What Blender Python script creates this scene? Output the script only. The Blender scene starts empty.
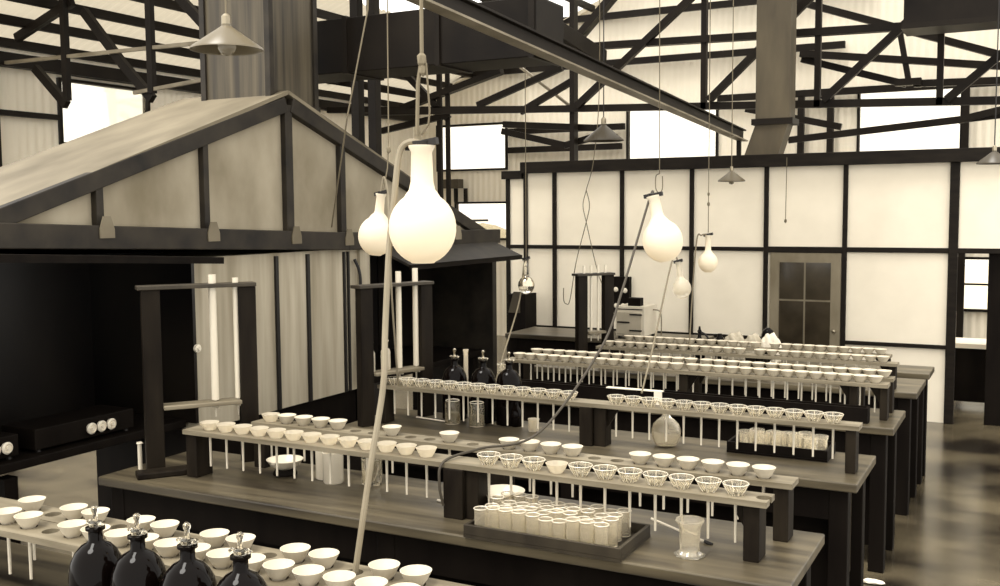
import bpy, bmesh, math, random
from mathutils import Vector, Matrix
random.seed(7)
SC = bpy.context.scene
COL = SC.collection

# ------------------------------------------------------------------ camera, sky, exposure
CAM_H, YAW, PITCH, ROLL, FPX = 2.2021, -0.4849, -0.0796, -0.0072, 1020.75
def make_camera():
    f = Vector((math.sin(YAW)*math.cos(PITCH), math.cos(YAW)*math.cos(PITCH), math.sin(PITCH)))
    r0 = Vector((math.cos(YAW), -math.sin(YAW), 0)); u0 = r0.cross(f)
    r = r0*math.cos(ROLL) + u0*math.sin(ROLL); u = r.cross(f)
    cd = bpy.data.cameras.new('camera'); co = bpy.data.objects.new('camera', cd); COL.objects.link(co)
    m = Matrix((( r.x, u.x, -f.x, 0), (r.y, u.y, -f.y, 0), (r.z, u.z, -f.z, CAM_H), (0, 0, 0, 1)))
    co.matrix_world = m
    cd.sensor_width = 36; cd.lens = 36*FPX/1000; cd.clip_start = .05; cd.clip_end = 500
    SC.camera = co
make_camera()

world = bpy.data.worlds.new('sky'); SC.world = world; world.use_nodes = True
bg = world.node_tree.nodes['Background']
bg.inputs[0].default_value = (1, .965, .90, 1); bg.inputs[1].default_value = 1.65

sun = bpy.data.lights.new('daylight', 'SUN'); sun.energy = 2.7; sun.angle = math.radians(22); sun.color = (1, .965, .90)
so = bpy.data.objects.new('daylight', sun); COL.objects.link(so)
so.rotation_euler = Vector((.16, .36, -.92)).to_track_quat('-Z', 'Y').to_euler()
SC.view_settings.view_transform = 'Standard'
SC.view_settings.look = 'None'
SC.view_settings.gamma = 1
SC.view_settings.use_curve_mapping = False
SC.view_settings.exposure = 0.4
SC.cycles.max_bounces = 14
SC.cycles.transmission_bounces = 12
SC.cycles.transparent_max_bounces = 40
SC.cycles.use_denoising = True
SC.cycles.sample_clamp_indirect = 6

# ------------------------------------------------------------------ materials
def lin(c): return c/12.92 if c <= .04045 else ((c+.055)/1.055)**2.4
def sep(L):
    k = min(1, 2.6*L)
    return (lin(min(1, L+.012)), lin(max(0, L-.026*k)), lin(max(0, L-.105*k)))
def mat(name, L, rough=.6, var=.0, scale=(6, 6, 6), spec=.4, metal=0, detail=5, contrast=1, bump=0, coat=0, L2=None):
    m = bpy.data.materials.new(name); m.use_nodes = True
    nt = m.node_tree; b = nt.nodes['Principled BSDF']
    c = sep(L)
    b.inputs['Base Color'].default_value = (*c, 1)
    b.inputs['Roughness'].default_value = rough
    b.inputs['Specular IOR Level'].default_value = spec
    b.inputs['Metallic'].default_value = metal
    if coat: b.inputs['Coat Weight'].default_value = coat; b.inputs['Coat Roughness'].default_value = .08
    if var:
        tc = nt.nodes.new('ShaderNodeTexCoord'); mp = nt.nodes.new('ShaderNodeMapping')
        mp.inputs['Scale'].default_value = scale
        nz = nt.nodes.new('ShaderNodeTexNoise'); nz.inputs['Scale'].default_value = 1; nz.inputs['Detail'].default_value = detail
        rp = nt.nodes.new('ShaderNodeValToRGB')
        lo, hi = (max(.01, L-var), min(1, L+var)) if L2 is None else (L, L2)
        rp.color_ramp.elements[0].position = .5-.22/contrast; rp.color_ramp.elements[1].position = .5+.22/contrast
        rp.color_ramp.elements[0].color = (*sep(lo), 1); rp.color_ramp.elements[1].color = (*sep(hi), 1)
        nt.links.new(tc.outputs['Object'], mp.inputs['Vector']); nt.links.new(mp.outputs[0], nz.inputs['Vector'])
        nt.links.new(nz.outputs['Fac'], rp.inputs[0]); nt.links.new(rp.outputs[0], b.inputs['Base Color'])
        if bump:
            bp = nt.nodes.new('ShaderNodeBump'); bp.inputs['Strength'].default_value = bump; bp.inputs['Distance'].default_value = .01
            nt.links.new(nz.outputs['Fac'], bp.inputs['Height']); nt.links.new(bp.outputs[0], b.inputs['Normal'])
    return m
def glass_mat(name, tint=.93, milk=.15, L=.9, gloss=1.0, rough=.03):
    m = bpy.data.materials.new(name); m.use_nodes = True
    nt = m.node_tree; nt.nodes.clear()
    out = nt.nodes.new('ShaderNodeOutputMaterial')
    tr = nt.nodes.new('ShaderNodeBsdfTransparent'); tr.inputs[0].default_value = (tint, tint*.985, tint*.93, 1)
    gl = nt.nodes.new('ShaderNodeBsdfGlossy'); gl.inputs[0].default_value = (1, .97, .88, 1); gl.inputs['Roughness'].default_value = rough
    fr = nt.nodes.new('ShaderNodeFresnel'); fr.inputs[0].default_value = 1.5
    mu = nt.nodes.new('ShaderNodeMath'); mu.operation = 'MULTIPLY'; mu.inputs[1].default_value = gloss
    nt.links.new(fr.outputs[0], mu.inputs[0])
    mx = nt.nodes.new('ShaderNodeMixShader'); nt.links.new(mu.outputs[0], mx.inputs[0]); nt.links.new(tr.outputs[0], mx.inputs[1]); nt.links.new(gl.outputs[0], mx.inputs[2])
    df = nt.nodes.new('ShaderNodeBsdfDiffuse'); df.inputs[0].default_value = (*sep(L), 1)
    tl = nt.nodes.new('ShaderNodeBsdfTranslucent'); tl.inputs[0].default_value = (*sep(L), 1)
    m1 = nt.nodes.new('ShaderNodeMixShader'); m1.inputs[0].default_value = .4; nt.links.new(df.outputs[0], m1.inputs[1]); nt.links.new(tl.outputs[0], m1.inputs[2])
    m2 = nt.nodes.new('ShaderNodeMixShader'); m2.inputs[0].default_value = milk; nt.links.new(mx.outputs[0], m2.inputs[1]); nt.links.new(m1.outputs[0], m2.inputs[2])
    nt.links.new(m2.outputs[0], out.inputs[0])
    return m

def clear_glass(name, milk, L=.95, rough=.0, ior=1.45):
    m = bpy.data.materials.new(name); m.use_nodes = True
    nt = m.node_tree; nt.nodes.clear(); out = nt.nodes.new('ShaderNodeOutputMaterial')
    g = nt.nodes.new('ShaderNodeBsdfGlass'); g.inputs['Color'].default_value = (1, .985, .94, 1); g.inputs['Roughness'].default_value = rough; g.inputs['IOR'].default_value = ior
    d = nt.nodes.new('ShaderNodeBsdfDiffuse'); d.inputs[0].default_value = (*sep(L), 1)
    t = nt.nodes.new('ShaderNodeBsdfTranslucent'); t.inputs[0].default_value = (*sep(L), 1)
    a = nt.nodes.new('ShaderNodeMixShader'); a.inputs[0].default_value = .4; nt.links.new(d.outputs[0], a.inputs[1]); nt.links.new(t.outputs[0], a.inputs[2])
    b = nt.nodes.new('ShaderNodeMixShader'); b.inputs[0].default_value = milk; nt.links.new(g.outputs[0], b.inputs[1]); nt.links.new(a.outputs[0], b.inputs[2])
    nt.links.new(b.outputs[0], out.inputs[0]); return m
M = {}
M['panel'] = mat('limewashed panel', .91, .85, .02, (3, 3, 3), .2)
M['trim'] = mat('dark stained batten', .09, .6, .03, (4, 4, 20), .12)
M['doorwood'] = mat('grey door paint', .48, .6, .05, (6, 6, 2), .3)
M['bench_top'] = mat('worn bench wood', .26, .34, .13, (1.1, 14, 14), .45, detail=8)
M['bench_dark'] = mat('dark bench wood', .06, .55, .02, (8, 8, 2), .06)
M['bench_leg'] = mat('brown leg wood', .19, .5, .05, (8, 8, 2), .3)
M['rack'] = mat('rack plank wood', .44, .5, .1, (2, 20, 20), .35, detail=7)
M['rack_post'] = mat('rack post wood', .11, .5, .04, (14, 14, 3), .06)
M['stand'] = mat('stand wood', .10, .45, .035, (14, 14, 2.5), .06)
M['hood_panel'] = mat('stained hood board', .55, .75, .1, (2.2, 2.2, 1.4), .2, detail=9)
M['hood_wall'] = mat('streaked hood wall', .64, .75, .10, (9, 9, .7), .2, detail=9)
M['hood_frame'] = mat('hood frame wood', .12, .6, .07, (5, 5, 5), .3, detail=9)
M['hood_roof'] = mat('weathered hood roof', .42, .6, .09, (3, 1.2, 3), .35, detail=9)
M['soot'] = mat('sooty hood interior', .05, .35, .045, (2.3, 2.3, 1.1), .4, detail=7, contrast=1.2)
M['stack'] = mat('rusty streaked stack', .22, .5, .12, (16, 16, .6), .4, detail=6)
M['duct'] = mat('dark duct sheet', .08, .55, .04, (2, 2, 2), .12)
M['rduct'] = mat('grey duct sheet', .27, .6, .06, (4, 4, 1), .3)
M['steel'] = mat('dark painted steel', .09, .5, .02, (3, 3, 3), .12)
M['steel_light'] = mat('light worn steel', .45, .45, .08, (4, 4, 4), .4)
M['corr'] = mat('corrugated sheet', .9, .6, .04, (.8, .8, .4), .3)
M['roof'] = mat('corrugated roof sheet', .74, .6, .06, (.6, .6, .6), .3)
nt = M['roof'].node_tree; pb_ = nt.nodes['Principled BSDF']; out_ = nt.nodes['Material Output']
tl_ = nt.nodes.new('ShaderNodeBsdfTranslucent'); tl_.inputs[0].default_value = (*sep(.8), 1)  # translucency added so the underside glows with daylight
mx_ = nt.nodes.new('ShaderNodeMixShader'); mx_.inputs[0].default_value = .35
nt.links.new(pb_.outputs[0], mx_.inputs[1]); nt.links.new(tl_.outputs[0], mx_.inputs[2]); nt.links.new(mx_.outputs[0], out_.inputs[0])
M['floor'] = mat('wet dark floor', .10, .2, .1, (1.3, 1.9, 1), .6, detail=12, contrast=1.5, bump=.2, L2=.36)
M['porcelain'] = mat('white porcelain', .82, .2, 0, spec=.5)
M['filter'] = mat('white filter paper', .77, .7, .02, (20, 20, 20))
M['stem'] = mat('pale glass stem', .84, .25, 0, spec=.6)
M['glass'] = clear_glass('clear glass', .05)
M['rib'] = clear_glass('ribbed glass', .1)
M['milky'] = clear_glass('milky glass', .5, .93)
M['lime'] = glass_mat('white filled glass', .95, .93, .97, gloss=.7)
M['vial'] = clear_glass('beaker glass', .18, .98)
M['dglass'] = mat('dark bottle glass', .02, .04, 0, spec=.1)
M['paper'] = mat('white label paper', .92, .8)
M['rubber'] = mat('grey rubber tube', .42, .6, .05, (5, 5, 5))
M['rubber_pale'] = mat('pale rubber tube', .52, .5, .04, (5, 5, 5))
M['rubber_dark'] = mat('dark rubber tube', .22, .6)
M['black'] = mat('black fitting', .07, .5)
M['cord'] = mat('cord', .45, .8)
M['wire'] = mat('thin wire', .4, .7)
M['enamel_out'] = mat('enamel shade outside', .38, .35, 0, spec=.5)
M['enamel_dark'] = mat('dark enamel shade', .25, .4, 0, spec=.5)
M['ceramic'] = mat('white ceramic', .88, .25, 0, spec=.5)
M['cloth'] = mat('grey cloth', .68, .9, .06, (30, 30, 30))
M['cloth_w'] = mat('pale cloth', .88, .9, .04, (30, 30, 30))
M['oven'] = mat('pale oven enamel', .80, .5, .03, (5, 5, 5))
M['oven_front'] = mat('grey oven door', .68, .5, .03, (5, 5, 5))
M['pane'] = glass_mat('sky tinted window pane', .97, .08, .9, gloss=.6)  # warm tint and milk put the sky's tone into the pane
M['dpane'] = mat('dark door pane', .2, .1, .04, (5, 5, 5), .6)
M['hill'] = mat('hazy hillside', .55, .9, .06, (.5, .5, .5))
M['water'] = glass_mat('water in glass', .75, .3, .8)
M['brass'] = mat('dull metal fitting', .6, .3, 0, spec=.6, metal=.8)
M['silver'] = mat('silvered glass', .75, .12, 0, spec=.6, metal=.9)

# ------------------------------------------------------------------ mesh helpers
class MB:
    def __init__(s): s.bm = bmesh.new()
    def box(s, a, b):
        x0, y0, z0 = a; x1, y1, z1 = b
        v = [s.bm.verts.new(p) for p in ((x0,y0,z0),(x1,y0,z0),(x1,y1,z0),(x0,y1,z0),(x0,y0,z1),(x1,y0,z1),(x1,y1,z1),(x0,y1,z1))]
        for f in ((3,2,1,0),(4,5,6,7),(0,1,5,4),(1,2,6,5),(2,3,7,6),(3,0,4,7)): s.bm.faces.new([v[i] for i in f])
        return s
    def bar(s, p, q, w, h, up=(0, 0, 1)):
        """rectangular bar from p to q; h along up, w across"""
        p, q = Vector(p), Vector(q); d = (q-p).normalized(); up = Vector(up)
        if abs(d.dot(up)) > .98: up = Vector((0, 1, 0))
        a = d.cross(up).normalized(); b = a.cross(d).normalized()
        r = []
        for c in (p, q):
            r.append([s.bm.verts.new(c + a*(i*w/2) + b*(j*h/2)) for i, j in ((-1,-1),(1,-1),(1,1),(-1,1))])
        for k in range(4): s.bm.faces.new((r[0][k], r[0][(k+1)%4], r[1][(k+1)%4], r[1][k]))
        s.bm.faces.new(r[0][::-1]); s.bm.faces.new(r[1])
        return s
    def prism(s, pts, ext):
        """polygon pts (3D) extruded by vector ext"""
        e = Vector(ext); a = [s.bm.verts.new(p) for p in pts]; b = [s.bm.verts.new(Vector(p)+e) for p in pts]
        n = len(pts)
        s.bm.faces.new(a[::-1]); s.bm.faces.new(b)
        for i in range(n): s.bm.faces.new((a[i], a[(i+1)%n], b[(i+1)%n], b[i]))
        return s
    def tube(s, pts, r, n=8, closed=False):
        pts = [Vector(p) for p in pts]; rings = []
        rr = r if isinstance(r, (list, tuple)) else [r]*len(pts)
        prev = None
        for i, p in enumerate(pts):
            d = (pts[min(i+1, len(pts)-1)] - pts[max(i-1, 0)]).normalized()
            if prev is None:
                a = d.cross(Vector((0, 0, 1)));
                if a.length < .05: a = d.cross(Vector((0, 1, 0)))
                a.normalize()
            else:
                a = prev - d*prev.dot(d); a.normalize()
            prev = a; b = d.cross(a)
            rings.append([s.bm.verts.new(p + (a*math.cos(t) + b*math.sin(t))*rr[i]) for t in [2*math.pi*k/n for k in range(n)]])
        for i in range(len(rings)-1):
            for k in range(n): s.bm.faces.new((rings[i][k], rings[i][(k+1)%n], rings[i+1][(k+1)%n], rings[i+1][k]))
        s.bm.faces.new(rings[0][::-1]); s.bm.faces.new(rings[-1])
        return s
    def lathe(s, prof, n=20, c=(0, 0, 0), flute=None, caps=True):
        """prof: (r,z) list turned about z; flute(i, k) scales the radius"""
        c = Vector(c); rings = []
        for i, (r, z) in enumerate(prof):
            ring = []
            for k in range(n):
                t = 2*math.pi*k/n; q = r*(flute(i, k) if flute else 1)
                ring.append(s.bm.verts.new(c + Vector((q*math.cos(t), q*math.sin(t), z))))
            rings.append(ring)
        for i in range(len(rings)-1):
            for k in range(n): s.bm.faces.new((rings[i][k], rings[i][(k+1)%n], rings[i+1][(k+1)%n], rings[i+1][k]))
        if caps: s.bm.faces.new(rings[0][::-1]); s.bm.faces.new(rings[-1])
        return s
    def ball(s, c, r, sub=2, sc=(1, 1, 1)):
        bmesh.ops.create_icosphere(s.bm, subdivisions=sub, radius=r, matrix=Matrix.Translation(c) @ Matrix.Diagonal((*sc, 1)))
        return s
    def build(s, name, m, parent=None, smooth=False, bevel=0):
        bmesh.ops.recalc_face_normals(s.bm, faces=s.bm.faces)
        me = bpy.data.meshes.new(name); s.bm.to_mesh(me); s.bm.free()
        if smooth:
            for p in me.polygons: p.use_smooth = True
            try: me.set_sharp_from_angle(angle=math.radians(40))
            except Exception: pass
        o = bpy.data.objects.new(name, me); COL.objects.link(o); me.materials.append(M[m])
        if parent: o.parent = parent
        if bevel:
            b = o.modifiers.new('soft edge', 'BEVEL'); b.width = bevel; b.segments = 2; b.limit_method = 'ANGLE'
        return o

def tag(o, label, cat, group=None):
    o['label'] = label; o['category'] = cat
    if group: o['group'] = group
    return o
def thing(name, label, cat, loc=(0, 0, 0), rz=0, group=None):
    o = bpy.data.objects.new(name, None); COL.objects.link(o); o.empty_display_size = .05
    o.location = loc; o.rotation_euler = (0, 0, rz)
    return tag(o, label, cat, group)
def struct(o, kind='structure'): o['kind'] = kind; return o
KIDS = {}
def copy_tree(o, loc, rz=None, label=None, group=None, scale=None):
    c = o.copy(); COL.objects.link(c); c.location = loc
    if rz is not None: c.rotation_euler = (0, 0, rz)
    if label: c['label'] = label
    if group: c['group'] = group
    if scale: c.scale = scale
    for k in o.children:
        d = k.copy(); COL.objects.link(d); d.parent = c
        for g in k.children:
            e = g.copy(); COL.objects.link(e); e.parent = d
    return c
ORD = ['first','second','third','fourth','fifth','sixth','seventh','eighth','ninth','tenth','eleventh','twelfth','thirteenth','fourteenth','fifteenth',
       'sixteenth','seventeenth','eighteenth','nineteenth','twentieth','twenty-first','twenty-second','twenty-third','twenty-fourth','twenty-fifth','twenty-sixth','twenty-seventh','twenty-eighth']
def catenary(p, q, sag, n=14):
    p, q = Vector(p), Vector(q)
    return [p.lerp(q, t/n) - Vector((0, 0, sag*4*(t/n)*(1-t/n))) for t in range(n+1)]
def smooth_path(pts, n=8):
    pts = [Vector(p) for p in pts]; P = [pts[0]] + pts + [pts[-1]]; out = []
    for i in range(1, len(P)-2):
        a, b, c, d = P[i-1], P[i], P[i+1], P[i+2]
        for k in range(n):
            t = k/n
            out.append(.5*((2*b) + (c-a)*t + (2*a-5*b+4*c-d)*t*t + (3*b-a-3*c+d)*t**3))
    out.append(pts[-1]); return out

# ------------------------------------------------------------------ room shell
struct(MB().box((-10.6, -2, -.1), (4, 16.4, 0)).build('floor', 'floor'))

def roof_z(x): return 4.15 + .4*(x+10.2) if x < -2 else 7.43
def corrugated(name, m, axis, at, u0, u1, ztop, holes, pitch=.11, amp=.008):
    """upright corrugated sheet in a plane; axis 0: runs along x at y=at, axis 1: runs along y at x=at; holes: (u0,u1,z0,z1)"""
    bm = bmesh.new(); n = int((u1-u0)/(pitch/4)); st = (u1-u0)/n
    P = lambda u, z: (u, at + amp*math.sin(2*math.pi*u/pitch), z) if axis == 0 else (at + amp*math.sin(2*math.pi*u/pitch), u, z)
    for i in range(n):
        a, b = u0+i*st, u0+(i+1)*st; c = (a+b)/2
        cuts = sorted([(h[2], h[3]) for h in holes if h[0] < c < h[1]]); z = 0; segs = []
        for lo, hi in cuts:
            if lo > z: segs.append((z, z, lo, lo))
            z = hi
        segs.append((z, z, ztop(a), ztop(b)))
        for q0, q1, r0, r1 in segs:
            bm.faces.new([bm.verts.new(p) for p in (P(a, q0), P(b, q1), P(b, r1), P(a, r0))])
    bmesh.ops.remove_doubles(bm, verts=bm.verts, dist=.0005)
    me = bpy.data.meshes.new(name); bm.to_mesh(me); bm.free(); me.materials.append(M[m])
    for p in me.polygons: p.use_smooth = True
    o = bpy.data.objects.new(name, me); COL.objects.link(o); return struct(o)

FAR_HOLES = [(-9.69, -8.25, 2.93, 3.76), (-6.04, -4.51, 2.88, 3.90), (-2.42, -.99, 2.88, 3.96), (-9.32, -8.12, 1.70, 2.38), (-1.02, -.57, .73, 1.51)]
corrugated('wall_far', 'corr', 0, 16.0, -10.4, 4.0, roof_z, FAR_HOLES)
LEFT_HOLES = [(8.28, 9.66, 3.02, 3.80)]
corrugated('wall_left', 'corr', 1, -10.2, 5.0, 16.0, lambda y: 4.15, LEFT_HOLES)

def window(i, axis, at, h, mull, bars):
    u0, u1, z0, z1 = h; t = .035
    P = lambda u, z, d=0: (u, at+d, z) if axis == 0 else (at+d, u, z)
    fr = MB()
    def b(ua, ub, za, zb):
        if axis == 0: fr.box((ua, at-.05, za), (ub, at+.05, zb))
        else: fr.box((at-.05, ua, za), (at+.05, ub, zb))
    b(u0, u1, z0, z0+t); b(u0, u1, z1-t, z1); b(u0, u0+t, z0+t, z1-t); b(u1-t, u1, z0+t, z1-t)
    for k in range(mull): u = u0+(u1-u0)*(k+1)/(mull+1); b(u-.01, u+.01, z0+t, z1-t)
    for k in range(bars): z = z0+(z1-z0)*(k+1)/(bars+1); b(u0+t, u1-t, z-.012, z+.012)
    o = struct(fr.build('window_%d' % i, 'trim'))
    g = MB()
    if axis == 0: g.box((u0+t, at-.003, z0+t), (u1-t, at+.003, z1-t))
    else: g.box((at-.003, u0+t, z0+t), (at+.003, u1-t, z1-t))
    g.build('glass_pane', 'pane', o)
for i, (h, mu, ba) in enumerate(zip(FAR_HOLES, (0, 0, 0, 0, 0), (0, 0, 0, 0, 1))): window(i+1, 0, 16.0, h, mu, ba)
window(6, 1, -10.2, LEFT_HOLES[0], 0, 0)
# land outside the low window
hm = MB()
for k in range(7):
    x = -20 + k*1.3
    hm.ball((x, 27 + (k % 2)*2, -.3), 1.5, 3, (1.2, 1, 1.42 + .03*math.sin(k*2.1)))
struct(hm.build('hills', 'hill', smooth=True))
struct(MB().box((-40, 16.5, -.3), (6, 45, -.1)).build('outside_ground', 'panel'))

# roof sheet, skylight opening widened to brighten the far bay, and its purlins
def roof():
    bm = bmesh.new(); sk = [(-8.1, -2.3, 9.5, 15.8)]
    pitch, amp = .13, .014; y0, y1 = 6.2, 16.2; n = int((y1-y0)/(pitch/4)); st = (y1-y0)/n
    for i in range(n):
        a, b = y0+i*st, y0+(i+1)*st; c = (a+b)/2
        xs = [-10.5]
        for x0, x1, ya, yb in sk:
            if ya < c < yb: xs += [x0, x1]
        xs.append(-2.0)
        for k in range(0, len(xs), 2):
            q = []
            for x, y in ((xs[k], a), (xs[k+1], a), (xs[k+1], b), (xs[k], b)):
                q.append(bm.verts.new((x, y, 4.15+.4*(x+10.2) + amp*math.sin(2*math.pi*y/pitch))))
            bm.faces.new(q)
    bmesh.ops.remove_doubles(bm, verts=bm.verts, dist=.0005)
    me = bpy.data.meshes.new('ceiling'); bm.to_mesh(me); bm.free(); me.materials.append(M['roof'])
    for p in me.polygons: p.use_smooth = True
    o = bpy.data.objects.new('ceiling', me); COL.objects.link(o); struct(o)
roof()
for i, x in enumerate((-10.15, -9.74, -9.33, -8.9, -8.4, -6.6, -5.6, -4.6, -3.6, -2.6)):
    z = 4.15+.4*(x+10.2)-.07
    struct(MB().bar((x, 6.3, z), (x, 15.9, z), .07, .1).build('trim_%d' % (i+1), 'steel', bevel=.004))
# eaves plate on the left wall and posts, girts of the far wall
struct(MB().box((-10.15, 5.0, 3.83), (-10.03, 15.9, 3.98)).build('trim_11', 'steel'))
struct(MB().box((-10.17, 5.0, 3.30), (-10.10, 8.25, 3.36)).build('trim_12', 'steel'))
for k, y in enumerate((7.35, 11.0)): struct(MB().box((-10.16, y-.06, 0), (-10.04, y+.06, 3.98)).build('trim_%d' % (13+k), 'steel'))
for k, (x0, x1, z) in enumerate(((-9.9, -2.6, 4.62), (-9.0, -2.2, 5.38), (-4.5, -.4, 3.94), (-8.2, -6.05, 3.58), (-8.2, -6.1, 3.26))):
    struct(MB().box((x0, 15.86, z-.05), (x1, 15.94, z+.05)).build('trim_%d' % (15+k), 'steel'))
for k, x in enumerate((-3.22, -2.79, -.95, -3.6)):
    struct(MB().box((x-.045, 15.86, 0), (x+.045, 15.95, 3.9)).build('trim_%d' % (20+k), 'steel'))
struct(MB().box((-9.45, 15.7, 2.62), (-9.1, 15.9, 2.78)).build('trim_24', 'rduct'))
for k, x in enumerate((-9.25, -9.05)): struct(MB().box((x-.02, 15.85, 2.38), (x+.02, 15.93, 2.62)).build('trim_%d' % (25+k), 'steel'))

# ------------------------------------------------------------------ partition with white panels, door, doorway
DY = 11.3
XS = [-5.58, -5.19, -4.32, -3.48, -2.64, -1.81, -.755]
pm = MB()
pm.box((-5.84, DY, 0), (-2.60, DY+.03, 2.68)); pm.box((-1.83, DY, 0), (-.75, DY+.03, 2.68))
pm.box((-2.60, DY, 1.74), (-1.83, DY+.03, 2.68)); pm.box((-.75, DY, 1.79), (1.6, DY+.03, 2.68))
struct(pm.build('wall_back', 'panel'))
n = 30
def trim(a, b, m='trim'):
    global n
    struct(MB().box(a, b).build('trim_%d' % n, m, bevel=.004)); n += 1
trim((-5.62, DY-.09, 2.665), (1.6, DY+.06, 2.80))
trim((-5.90, DY-.05, 2.60), (-5.62, DY+.03, 2.70))
trim((-5.85, DY-.03, 0), (-5.80, DY-.001, 2.60))
for k, x in enumerate(XS):
    w = .024 if k < 6 else .045
    z0 = 0 if k != 4 else 0
    trim((x-w, DY-.035, z0), (x+w, DY-.001, 2.665))
trim((-5.80, DY-.028, 1.748), (-2.66, DY-.002, 1.792)); trim((-2.62, DY-.03, 1.735), (-1.83, DY-.002, 1.80)); trim((-1.79, DY-.028, 1.748), (1.6, DY-.002, 1.80))
trim((-5.80, DY-.028, .765), (-2.66, DY-.002, .805)); trim((-1.79, DY-.028, .765), (-.79, DY-.002, .805))
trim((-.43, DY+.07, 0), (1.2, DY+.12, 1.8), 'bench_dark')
dr = struct(MB().box((-2.59, DY-.025, 0), (-1.84, DY+.02, 1.735)).build('door_1', 'doorwood', bevel=.004))
fm = MB()
for a, b in (((-2.485, .72), (-2.225, 1.21)), ((-2.205, .72), (-1.945, 1.21)), ((-2.485, 1.23), (-2.225, 1.63)), ((-2.205, 1.23), (-1.945, 1.63))):
    fm.box((a[0], DY-.032, a[1]), (b[0], DY-.026, b[1]))
fm.build('window_glass', 'dpane', dr)
MB().ball((-1.9, DY-.05, .9), .022, 2).build('door_knob', 'brass', dr, smooth=True)

# ------------------------------------------------------------------ roof trusses and beams
def truss(label, members, group=None):
    t = thing('roof_truss', label, 'truss')
    for name, p, q, w in members: MB().bar(p, q, {'post': .07, 'tie_rod': .035}.get(name, .09), w, up=(0, 1, 0)).build(name, 'steel' if name != 'tie_rod' else 'steel_light', t)
    return t
A = 13.0
truss('dark steel roof truss with crossed braces behind the white partition', [
    ('top_chord', (-9.0, A, 4.50), (1.2, A, 4.27), .12), ('bottom_chord', (-9.0, A, 3.72), (-3.68, A, 3.53), .085), ('bottom_chord', (-3.68, A, 3.53), (1.2, A, 3.36), .085),
    ('post', (-5.72, A+.08, 0), (-5.72, A+.08, 5.6), .135), ('post', (-3.86, A, 3.5), (-3.86, A, 5.6), .085), ('post', (-2.44, A, 3.45), (-2.44, A, 5.6), .085), ('post', (-1.06, A, 3.4), (-1.06, A, 5.3), .085),
    ('brace', (-5.62, A-.06, 3.62), (-3.6, A-.06, 5.25), .085), ('brace', (-3.78, A-.06, 3.6), (-2.2, A-.06, 5.07), .085), ('brace', (-2.36, A-.06, 3.52), (-.9, A-.06, 4.85), .085),
    ('brace', (-5.68, A-.1, 4.42), (-4.9, A-.1, 5.2), .17), ('brace', (-.98, A-.06, 3.45), (-.4, A-.06, 3.95), .085)])
B = 14.5
truss('far dark truss with sloping rafter behind the crossed brace truss', [
    ('rafter', (-3.4, B, 5.18), (.4, B, 3.8), .11), ('brace', (-2.96, B, 4.33), (-.3, B, 3.96), .1), ('brace', (-2.96, B+.1, 4.27), (-1.6, B+.1, 3.84), .07),
    ('brace', (-1.5, B, 3.83), (.5, B, 3.78), .09), ('post', (-1.68, B, 4.5), (-1.56, B, 3.86), .08), ('brace', (-3.7, B, 3.62), (-2.4, B, 3.31), .06), ('brace', (-3.1, B, 3.16), (.3, B, 3.44), .06),
    ('brace', (-.95, B, 3.33), (.3, B, 3.6), .13), ('gusset_plate', (-1.72, B-.05, 3.85), (-1.4, B-.05, 3.85), .12)])
truss('left roof truss of thin members over the wooden fume hood', [
    ('tie_rod', (-10.1, 7.5, 3.86), (-6.9, 7.5, 3.84), .035), ('tie_rod', (-8.1, 7.5, 3.42), (-6.9, 7.5, 3.51), .035),
    ('post', (-9.08, 7.5, 3.4), (-9.08, 7.5, 4.55), .06), ('post', (-7.85, 7.5, 3.4), (-7.85, 7.5, 5.05), .06),
    ('brace', (-8.84, 7.55, 4.31), (-8.3, 7.55, 3.73), .06), ('brace', (-7.7, 7.55, 4.5), (-7.0, 7.55, 3.85), .06), ('brace', (-9.62, 7.55, 3.78), (-9.15, 7.55, 3.36), .06),
    ('brace', (-8.3, 7.55, 3.73), (-7.9, 7.55, 3.35), .06), ('brace', (-9.9, 7.55, 4.12), (-9.0, 7.55, 4.42), .06)])
truss('slender roof truss seen between the hood stack and the far windows', [
    ('brace', (-8.58, A+.2, 4.33), (-7.8, A+.2, 3.58), .09), ('brace', (-7.3, A+.2, 3.75), (-5.95, A+.2, 4.2), .07), ('brace', (-6.6, A+.2, 3.62), (-5.8, A+.2, 4.0), .07),
    ('bottom_chord', (-10.0, A+.2, 3.82), (-5.8, A+.2, 3.62), .09), ('tie_rod', (-6.92, A+.45, 4.44), (-5.9, A+.45, 3.66), .07), ('top_chord', (-10.0, A+.2, 4.28), (-8.3, A+.2, 3.95), .12),
    ('rafter', (-8.6, A+.2, 3.78), (-6.9, A+.2, 4.22), .13), ('brace', (-9.0, A+.2, 3.45), (-7.9, A+.2, 3.62), .08), ('post', (-7.95, A+.2, 0), (-7.95, A+.2, 4.6), .055), ('post', (-7.81, A+.2, 2.0), (-7.81, A+.2, 4.6), .03),
    ('brace', (-6.9, A+.2, 3.36), (-5.9, A+.2, 3.12), .06), ('brace', (-5.9, A+.2, 3.12), (-5.3, A+.2, 3.26), .06), ('brace', (-6.9, A+.25, 3.46), (-5.4, A+.25, 3.34), .07)])
for k, (x, lab) in enumerate(((-5.72, 'dark square post nearest the hood stack, under the long duct'), (-5.53, 'dark square post, right of another, under the long duct'))):
    tag(MB().box((x-.045, 7.96, 0), (x+.045, 8.05, 5.2)).build('roof_post', 'steel', bevel=.004), lab, 'post')
t = thing('steel_beam', 'long dark steel beam with pale lower flange sloping over the benches', 'beam')
MB().bar((-2.95, 2.6, 3.475), (-2.95, 11.4, 3.02), .035, .10).build('web', 'steel', t)
MB().bar((-2.93, 2.6, 3.425), (-2.93, 11.4, 2.965), .10, .014).build('flange', 'steel_light', t)
MB().bar((-2.95, 2.6, 3.535), (-2.95, 11.4, 3.08), .10, .014).build('flange', 'steel', t)
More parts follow.
